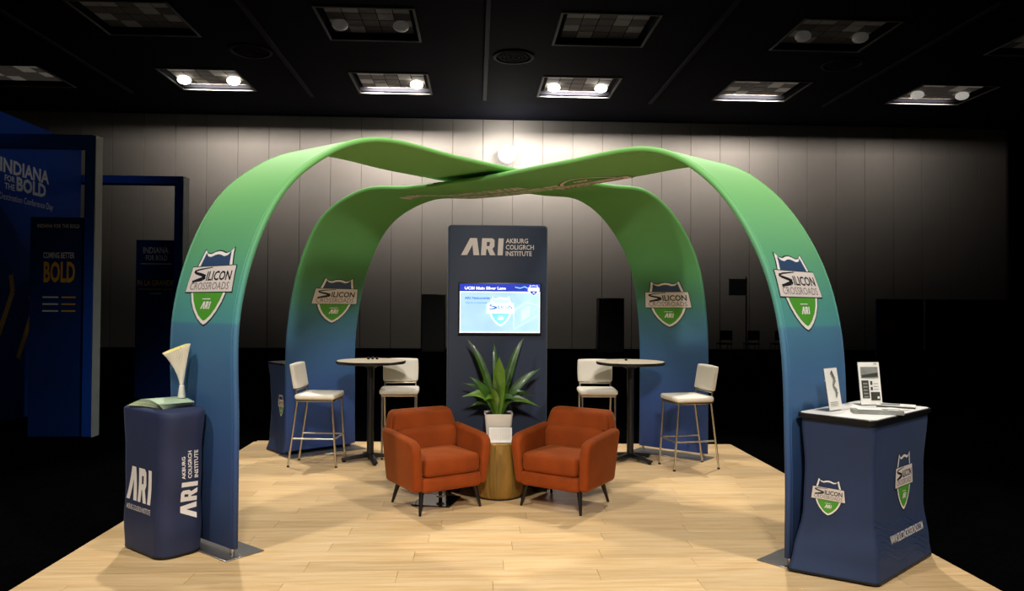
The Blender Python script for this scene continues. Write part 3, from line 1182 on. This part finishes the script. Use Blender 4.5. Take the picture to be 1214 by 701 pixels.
# flat steel stand base under the left chair
t = thing('stand_base', 'flat dark steel base plate with short black post under the left armchair', 'stand base', (-.33, 6.52, 0), math.radians(-14))
b = bmesh.new()
box(b, (0, 0, .006), (.34, .36, .01), .002, 1)
obj('base_plate', b, 'black_gloss', t)
b = bmesh.new()
cyl(b, (.03, .02, .011), (.03, .02, .172), .016)
obj('post', b, 'black', t)
b = bmesh.new()
cyl(b, (.03, .02, .04), (.03, .02, .055), .035)
obj('collar', b, 'chrome', t)

# ------------------------------------------------------------------ drum table, planter, card
DX, DY = .222, 6.73
t = thing('drum_table', 'round solid wood drum side table between the armchairs', 'side table', (DX, DY, 0))
b = bmesh.new()
lathe(b, [(.205, .012), (.215, .03), (.226, .16), (.228, .30), (.224, .45), (.222, .482)], n=56)
obj('drum', b, 'drum', t)
b = bmesh.new()
lathe(b, [(.222, .482), (.224, .488), (.221, .495), (.214, .497)], n=56)
obj('tabletop', b, 'drum', t)
b = bmesh.new()
lathe(b, [(.208, 0), (.210, .012)], n=48)
obj('base_ring', b, 'black', t)

t = thing('potted_plant', 'green broad-leaved plant in a square white pot on the drum table', 'plant', (DX-.01, DY+.0, .4975))
b = bmesh.new()
rs = []
for f, z in ((.100, 0), (.104, .005), (.126, .24), (.128, .246), (.119, .246), (.117, .225)):
    rs.append([(x, y, z) for x, y in rrect(f, f, .022, 5)])
rings(b, rs)
obj('pot', b, 'pot', t)
b = bmesh.new()
rings(b, [[(x, y, z) for x, y in rrect(.113, .113, .02, 5)] for z in (.226, .232)])
obj('soil', b, 'soil', t)
def leaf(x, y, h, w, mk, bend=.5, tw=0.0):
    """leaf from the pot centre to the tip (x, y, h above the soil)"""
    b = bmesh.new()
    n = 14
    tip = Vector((x, y, h))
    hor = Vector((x, y, 0))
    hd = hor.normalized() if hor.length > .01 else Vector((0, -1, 0))
    p0 = hd*.025
    p1 = Vector((x*(1-bend)*.6, y*(1-bend)*.6, max(h*.75, h*.5+bend*.22)))
    pts = []
    for i in range(n+1):
        u = i/n
        pts.append((1-u)**2*p0+2*u*(1-u)*p1+u*u*tip)
    face = Vector((.25*math.sin(x*40), -1, .35+.5*bend)).normalized()
    rr = []
    for i in range(n+1):
        u = i/n
        ww = w*(.26+.74*math.sin(PI*min(1, u*.95+.04))**.9)*(1 if u < .5 else 1)*max(.02, (1-u**4))
        tg = (pts[min(i+1, n)]-pts[max(i-1, 0)]).normalized()
        side = tg.cross(face).normalized()
        nn = side.cross(tg).normalized()
        th = .0022
        fold = .22*ww
        P = pts[i]
        rr.append([P-side*ww/2+nn*fold, P-side*ww/4+nn*fold*.45, P-nn*.001, P+side*ww/4+nn*fold*.45, P+side*ww/2+nn*fold,
                   P+side*ww/4+nn*(fold*.45+th), P+nn*th*1.6, P-side*ww/4+nn*(fold*.45+th)])
    rings(b, rr)
    for v in b.verts:
        v.co.z += .232
    o = obj('leaf', b, mk, t, 60)
PXM = 6.7/880
def lt(px, py, dy, w, mk, bend=.5, tw=0.0):
    leaf((px-590.5)*PXM, dy, (494-py)*PXM, w, mk, bend, tw)
lt(551, 404, .10, 0.069, 'leaf', .25, .9)
lt(585, 410, .12, 0.062, 'leaf', .2, 1.2)
lt(591, 425, -.06, 0.119, 'leaf_light', .2)
lt(622, 403, .12, 0.075, 'leaf', .25, -.8)
lt(643, 440, .06, 0.081, 'leaf', .35, -.9)
lt(555, 449, -.06, 0.075, 'leaf', .35, .9)
lt(547, 473, -.05, 0.106, 'leaf_light', .75, .3)
lt(553, 488, .05, 0.056, 'leaf', .7, .4)
lt(545, 459, .10, 0.056, 'leaf', .6, .5)
lt(579, 461, -.12, 0.075, 'leaf_light', .4)
lt(573, 476, -.14, 0.075, 'leaf_light', .7)
lt(640, 485, -.04, 0.088, 'leaf_light', .9, -.3)
lt(613, 478, -.13, 0.081, 'leaf', .8, -.2)
lt(634, 474, .08, 0.081, 'leaf', .8, -.3)
lt(605, 455, -.05, 0.062, 'leaf', .4, -.6)
lt(571, 455, .10, 0.069, 'leaf', .4, .6)
lt(561, 466, .02, .062, 'leaf', .6)
lt(622, 466, -.08, .06, 'leaf', .6)
lt(586, 447, -.09, .06, 'leaf', .3)
lt(600, 440, .13, 0.062, 'leaf', .3, -.5)

t = thing('info_card', 'small white two-column card leaning on the white pot', 'card', (DX+.005, DY-.145, .4975), 0)
b = bmesh.new()
rot = Matrix.Rotation(math.radians(-8), 4, 'X')
box(b, (0, 0, .067), (.205, .004, .13), .0015, 1, rot)
obj('card', b, 'paper', t)
b = bmesh.new()
box(b, (0, -.008, .005), (.21, .035, .006), .002, 1)
obj('holder', b, 'pot', t)
q = Print()
for s in (-1, 1):
    for k in range(7):
        q.rect(s*.05-.04, .05-.014*k, s*.05+.04, .053-.014*k, 0, 1)
q.rect(-.002, -.05, .002, .06, 0, 1)
q.build('card_print', ['blush'], t, lambda u, v, h: rot @ Vector((u, -.0022-h, v)) + Vector((0, 0, .067)))

# ------------------------------------------------------------------ things on the left counter
CL = Vector((-2.175, 5.325, 0))
rzL = math.atan2(-.648, .761)
ax, ay = Vector((.761, -.648, 0)), Vector((.648, .761, 0))
TOPL = .97+.024
for k in range(7):
    b = bmesh.new()
    n = 12
    L_, D_ = .37, .235
    rr = []
    for i in range(n+1):
        u = i/n
        z = .011*math.sin(PI*u)*(.6+.1*k)
        rr.append([(-L_/2+L_*u, -D_/2, z), (-L_/2+L_*u, D_/2, z), (-L_/2+L_*u, D_/2, z+.0042), (-L_/2+L_*u, -D_/2, z+.0042)])
    rings(b, rr)
    o = obj('leaflet', b, 'paper_sage' if k > 4 else ('paper_lime' if k % 2 else 'paper_sage'))
    P = CL + ax*(-.02+.008*k) + ay*(-.02+.004*k)
    o.location = (P.x, P.y, TOPL+.0056*k)
    o.rotation_euler = (0, 0, rzL+math.radians(10-3.0*k))
    tag(o, 'top pale green leaflet of the fanned pile on the left counter' if k == 6 else '%s leaflet from the top in the fanned pale green pile on the left counter' % ('seventh sixth fifth fourth third second'.split()[k]),
        'leaflet', 'pale green leaflets on the left counter')
PV = CL + ax*.085 + ay*.08
t = thing('pleated_fan', 'flared cream pleated paper fan in steel holder on the leaflets of the left counter', 'ornament', (PV.x, PV.y, TOPL+.0056*7+.015), 0)
b = bmesh.new()
lathe(b, [(.024, 0), (.026, .004), (.017, .085), (.013, .088), (.013, .08)], n=24)
obj('holder', b, 'pot', t)
def fan_ring(u, inset):
    n = 72
    z = .075 + .27*u
    rx = (.012+.073*u**1.5)
    ry = (.012+.050*u**1.5)
    cx = -.040*u**1.7
    out = []
    for i in range(n):
        a = 2*PI*i/n
        f = 1 + (.10*u if i % 2 else -.06*u)
        x = cx+(rx-inset)*f*math.cos(a)
        out.append((x, (ry-inset)*f*math.sin(a), z + u*u*(.030*math.cos(a)+.015*math.sin(a))))
    return out
b = bmesh.new()
rings(b, [fan_ring(i/10, 0) for i in range(11)], cap=False)
obj('pleated_shade', b, 'fan', t, 20)
b = bmesh.new()
rings(b, [fan_ring(i/10, .003) for i in range(11)], cap=False)
obj('shade_lining', b, 'fan_in', t, 20)

# ------------------------------------------------------------------ things on the right counter
TOPR = 1.0197
def onR(x, y):
    a, b_ = Vector((.774, .633)), Vector((-.633, .774))
    return (2.648+a.x*x+b_.x*y, 4.918+a.y*x+b_.y*y)
def sign_holder(label, x, y, rz, w, h, prints):
    X, Y = onR(x, y)
    t = thing('sign_holder', label, 'sign holder', (X, Y, TOPR), rz)
    rot = Matrix.Rotation(math.radians(-9), 4, 'X')
    b = bmesh.new()
    box(b, (0, 0, h/2+.003), (w, .003, h), .0008, 1, rot)
    box(b, (0, .03, .0035), (w, .085, .003), .0008, 1)
    obj('acrylic_stand', b, 'acrylic', t)
    b = bmesh.new()
    box(b, (0, -.004, h/2+.003), (w-.006, .0016, h-.008), 0, 1, rot)
    obj('insert_sheet', b, 'paper', t)
    prints.build('sheet_print', ['paper_grey', 'paper_dark', 'paper'], t, lambda u, v, hh: rot @ Vector((u, -.0052-hh, v)) + Vector((0, 0, h/2+.003)))
    return t
q = Print()
q.rect(-.065, .035, .065, .115, 0, 1)
q.poly([(-.06, .04), (.062, .045), (.062, .075), (-.06, .058)], 1, 2)
q.rect(-.065, -.105, -.012, .02, 1, 1)
for k in range(5):
    q.rect(-.055, -.10+.023*k, -.022, -.09+.023*k, 0, 2)
q.rect(.0, -.012, .016, .015, 1, 1)
q.rect(.0, -.05, .016, -.026, 1, 1)
q.rect(-.002, -.12, .066, -.062, 1, 1)
q.rect(.045, -.108, .06, -.093, 2, 2)
for k in range(3):
    q.rect(.025, -.045+.02*k, .06, -.041+.02*k, 0, 1)
q.text('ARI', .035, .132, .06, .142, 0, 1, .02)
sign_holder('upright sheet in clear holder with grey picture blocks, right counter', .24, .075, math.radians(4), .165, .305, q)
q = Print()
q.stroke([(-.01, .11), (.03, .06), (.0, .02), (.035, -.02), (.02, -.06)], [.02, .03, .018, .03, .012], 0, 1)
q.stroke([(.0, .12), (.02, .08)], .012, 1, 2)
for k in range(3):
    q.rect(-.06, -.09-.012*k, .03, -.087-.012*k, 0, 1)
sign_holder('narrow upright sheet in clear holder, turned nearly edge-on, left end of right counter', -.24, .12, math.radians(33), .155, .285, q)
def brochure(label, x, y, rz, w, d, h, mats):
    X, Y = onR(x, y)
    t = thing('brochure_stack', label, 'brochures', (X, Y, TOPR), rz)
    b = bmesh.new()
    box(b, (0, 0, h/2), (w, d, h), .001, 1)
    obj('pages', b, mats[0], t)
    b = bmesh.new()
    box(b, (0, 0, h+.0008), (w, d, .0014))
    obj('cover', b, mats[1], t)
    q = Print()
    q.rect(-w*.4, -d*.35, w*.1, d*.3, 0, 1)
    q.rect(w*.2, -d*.3, w*.42, -d*.05, 1, 1)
    q.build('cover_print', [mats[2], 'paper'], t, lambda u, v, hh: Vector((u, v, h+.0016+hh)))
brochure('grey brochure pile at the front edge of the right counter', -.15, -.13, rzR-.95, .30, .11, .024, ('paper_grey', 'paper_grey', 'paper'))
brochure('flat dark-backed brochure pile at right rear of the right counter', .30, -.08, rzR-1.25, .24, .15, .012, ('paper_dark', 'paper', 'paper_grey'))
for x, y, r, lb in ((.02, .13, .2, 'loose white sheet near the rear edge of the right counter'), (.03, -.02, -.5, 'loose white sheet in the middle of the right counter'),
                    (.12, -.12, -.3, 'loose white sheet near front corner of the right counter')):
    X, Y = onR(x, y)
    b = bmesh.new()
    rings(b, [[(-.10+.2*i/8, -.07, z0+.004*math.sin(i/8*PI)), (-.10+.2*i/8, .07, z0+.004*math.sin(i/8*PI)), (-.10+.2*i/8, .07, z0+.001+.004*math.sin(i/8*PI)),
               (-.10+.2*i/8, -.07, z0+.001+.004*math.sin(i/8*PI))] for i in range(9) for z0 in (0.0005,)])
    o = obj('paper_sheet', b, 'paper')
    o.location = (X, Y, TOPR)
    o.rotation_euler = (0, 0, rzR+r)
    tag(o, lb, 'paper')

# ------------------------------------------------------------------ blue booth at the far left
def text_part(parent, q, mats, S, name='lettering'):
    for it in q.items:
        one = Print()
        one.items = [it]
        one.build(name, mats, parent, S)
t = thing('frame_display', 'nearer tall royal blue frame display with dark poster at the far left', 'display frame', (-6.6, 10.05, HZ))
Z0 = -HZ
b = bmesh.new()
box(b, (-.1, 0, 3.84+Z0), (3.34, .18, .17), .01, 1)
obj('top_beam', b, 'royal', t)
b = bmesh.new()
box(b, (1.535, 0, (3.755+Z0)/2), (.13, .18, 3.755+Z0), .01, 1)
pt = obj('post', b, 'royal', t)
b = bmesh.new()
box(b, (1.608, 0, (3.92+Z0)/2), (.012, .178, 3.92+Z0))
obj('side_face', b, 'frame_white', pt)
b = bmesh.new()
box(b, (1.12, .0, (2.84+Z0)/2), (.70, .10, 2.84+Z0), .006, 1)
ps = obj('poster_panel', b, 'royal_dark', t)
q = Print()
q.text('INDIANA FOR THE BOLD', -.24, .30, .30, .35, 0, 1, .02)
q.text('COMING BETTER', -.16, -.10, .24, -.02, 0, 1, .02)
q.text('BOLD', -.15, -.42, .25, -.14, 1, 1, .03)
for k in range(3):
    q.rect(-.16, -.62-.09*k, .04, -.60-.09*k, 0, 1)
    q.rect(.08, -.62-.09*k, .26, -.60-.09*k, 1, 1)
text_part(ps, q, ['dim_text', 'dim_yellow'], flat_y(1.10, 2.40+Z0, -.05))

# long angled wall of the same booth
t = thing('booth_wall', 'long royal blue booth wall with large white lettering at the left edge', 'booth wall', (-6.86, 10.4, HZ))
b = bmesh.new()
box(b, (-.06, 1.42, 2.26), (.10, 2.84, 4.52), .008, 1)
bw = obj('panel', b, 'royal', t)
def flat_x(y0, z0):
    return lambda u, v, h: Vector((-.01+h, y0+u, z0+v))
q = Print()
q.text('INDIANA', -.39, .04, .84, .25, 0, 1, .03)
q.text('FOR', -.28, -.08, -.04, .01, 0, 1, .02)
q.text('THE', -.28, -.20, -.04, -.11, 0, 1, .02)
q.text('BOLD', .00, -.19, .76, .03, 0, 1, .04)
text_part(t, q, ['dim_text'], flat_x(1.02, 3.58+Z0), 'headline')
q = Print()
q.text('Destination Conference Day', -.39, -.39, .96, -.26, 0, 1, 0)
text_part(t, q, ['dim_text'], flat_x(1.02, 3.58+Z0), 'tagline')
for k, (a, c_) in enumerate(((-.2, -2.0), (.3, -2.3), (.75, -2.1))):
    q = Print()
    q.stroke([(a-.2, c_-.4), (a, c_), (a+.15, c_+.3), (a+.1, c_+.55)], .10, 0, 1)
    text_part(t, q, ['dim_yellow'], flat_x(1.02, 3.58+Z0), 'yellow_print')

t = thing('frame_display', 'farther blue frame display with small lettered poster, behind the left front arch leg', 'display frame', (-6.35, 14.12, HZ))
b = bmesh.new()
box(b, (-.05, 0, 4.01+Z0), (1.94, .24, .15), .01, 1)
obj('top_beam', b, 'royal', t)
b = bmesh.new()
box(b, (.84, 0, (3.935+Z0)/2), (.15, .24, 3.935+Z0), .01, 1)
pt = obj('post', b, 'royal', t)
b = bmesh.new()
box(b, (.924, .02, (4.085+Z0)/2), (.014, .27, 4.085+Z0))
obj('side_face', b, 'frame_white', pt)
b = bmesh.new()
box(b, (.41, 0, (2.9+Z0)/2), (.70, .12, 2.9+Z0), .006, 1)
ps = obj('poster_panel', b, 'royal_dark', t)
q = Print()
q.text('INDIANA', -.22, .40, .24, .52, 0, 1, .02)
q.text('FOR BOLD', -.17, .27, .22, .37, 0, 1, .02)
q.rect(-.26, .20, .30, .215, 0, 1)
q.text('IN LA GRANDE', -.32, -.20, .34, -.09, 1, 1, .02)
q.rect(-.30, -.27, .32, -.255, 1, 1)
q.rect(-.1, -.35, .12, -.335, 0, 1)
text_part(ps, q, ['dim_text', 'dim_yellow'], flat_y(.41, 2.25+Z0, -.06))

# ------------------------------------------------------------------ dim things in the dark hall on the right
t = thing('exhibit_backwall', 'dark blue and grey exhibit back wall in the dark at far right', 'display wall', (17.3, 26.2, HZ))
for k, (m_, w_) in enumerate((('royal_dark', 1.75), ('coffer', 1.75), ('royal_dark', 2.0))):
    b = bmesh.new()
    box(b, (-1.95+1.85*k, 0, 1.05), (w_, .08, 2.1), .01, 1)
    pn = obj('panel', b, m_, t)
    if k == 0:
        q = Print()
        q.rect(-.8, -.35, -.2, .15, 0, 1)
        text_part(pn, q, ['dim_yellow'], flat_y(-1.95, 1.2, -.04), 'yellow_print')
t = thing('sign_stand', 'small sign on a thin stand in the dark between the right arch legs', 'sign', (10.1, 28.2, HZ))
b = bmesh.new()
cyl(b, (.34, 0, .02), (.34, 0, 2.95), .025, n=10)
box(b, (.34, 0, .012), (.5, .4, .024), .004, 1)
obj('stand', b, 'coffer', t)
b = bmesh.new()
box(b, (0, -.03, 2.55), (.72, .02, .64), .004, 1)
sg = obj('sign_board', b, 'frame_white', t)
q = Print()
q.text('SCOOP', -.26, -.06, .26, .08, 0, 1, .02)
text_part(sg, q, ['dim_yellow'], flat_y(0, 2.55, -.04))
b = bmesh.new()
box(b, (0, 0, 0), (1.0, .5, 2.1), .02, 1)
box(b, (0, -.26, .02), (.94, .02, 2.0), .01, 1)
o = obj('cabinet', b, 'black')
o.location = (5.2, 28.5, HZ+1.05)
tag(o, 'tall black cabinet against the back wall right of the kiosk', 'cabinet')
b = bmesh.new()
box(b, (0, 0, 0), (.9, .5, 2.2), .02, 1)
box(b, (0, -.26, .02), (.84, .02, 2.1), .01, 1)
o = obj('cabinet', b, 'black')
o.location = (-1.6, 28.5, HZ+1.1)
tag(o, 'tall black cabinet against the back wall left of the kiosk', 'cabinet')
def hall_chair(label, loc, rz):
    t = thing('stacking_chair', label, 'chair', loc, rz, 'dark chairs in the hall')
    b = bmesh.new()
    box(b, (0, 0, .45), (.46, .44, .05), .015, 2)
    obj('seat', b, 'coffer', t)
    b = bmesh.new()
    box(b, (0, .22, .76), (.44, .04, .34), .015, 2)
    obj('backrest', b, 'coffer', t)
    for sx in (-1, 1):
        for sy in (-1, 1):
            b = bmesh.new()
            cyl(b, (sx*.2, sy*.2, 0), (sx*.2, sy*.2, .45 if sy < 0 else .7), .013, n=8)
            obj('leg', b, 'black', t)
    return t
hc = hall_chair('first dark chair right of the right rear arch leg in the hall', (9.0, 26.5, HZ), PI)
dup(hc, (10.0, 26.5, HZ), PI, 'second dark chair right of the right rear arch leg, below the sign')
dup(hc, (11.0, 26.5, HZ), PI, 'third dark chair right of the right rear arch leg, next to the front leg')
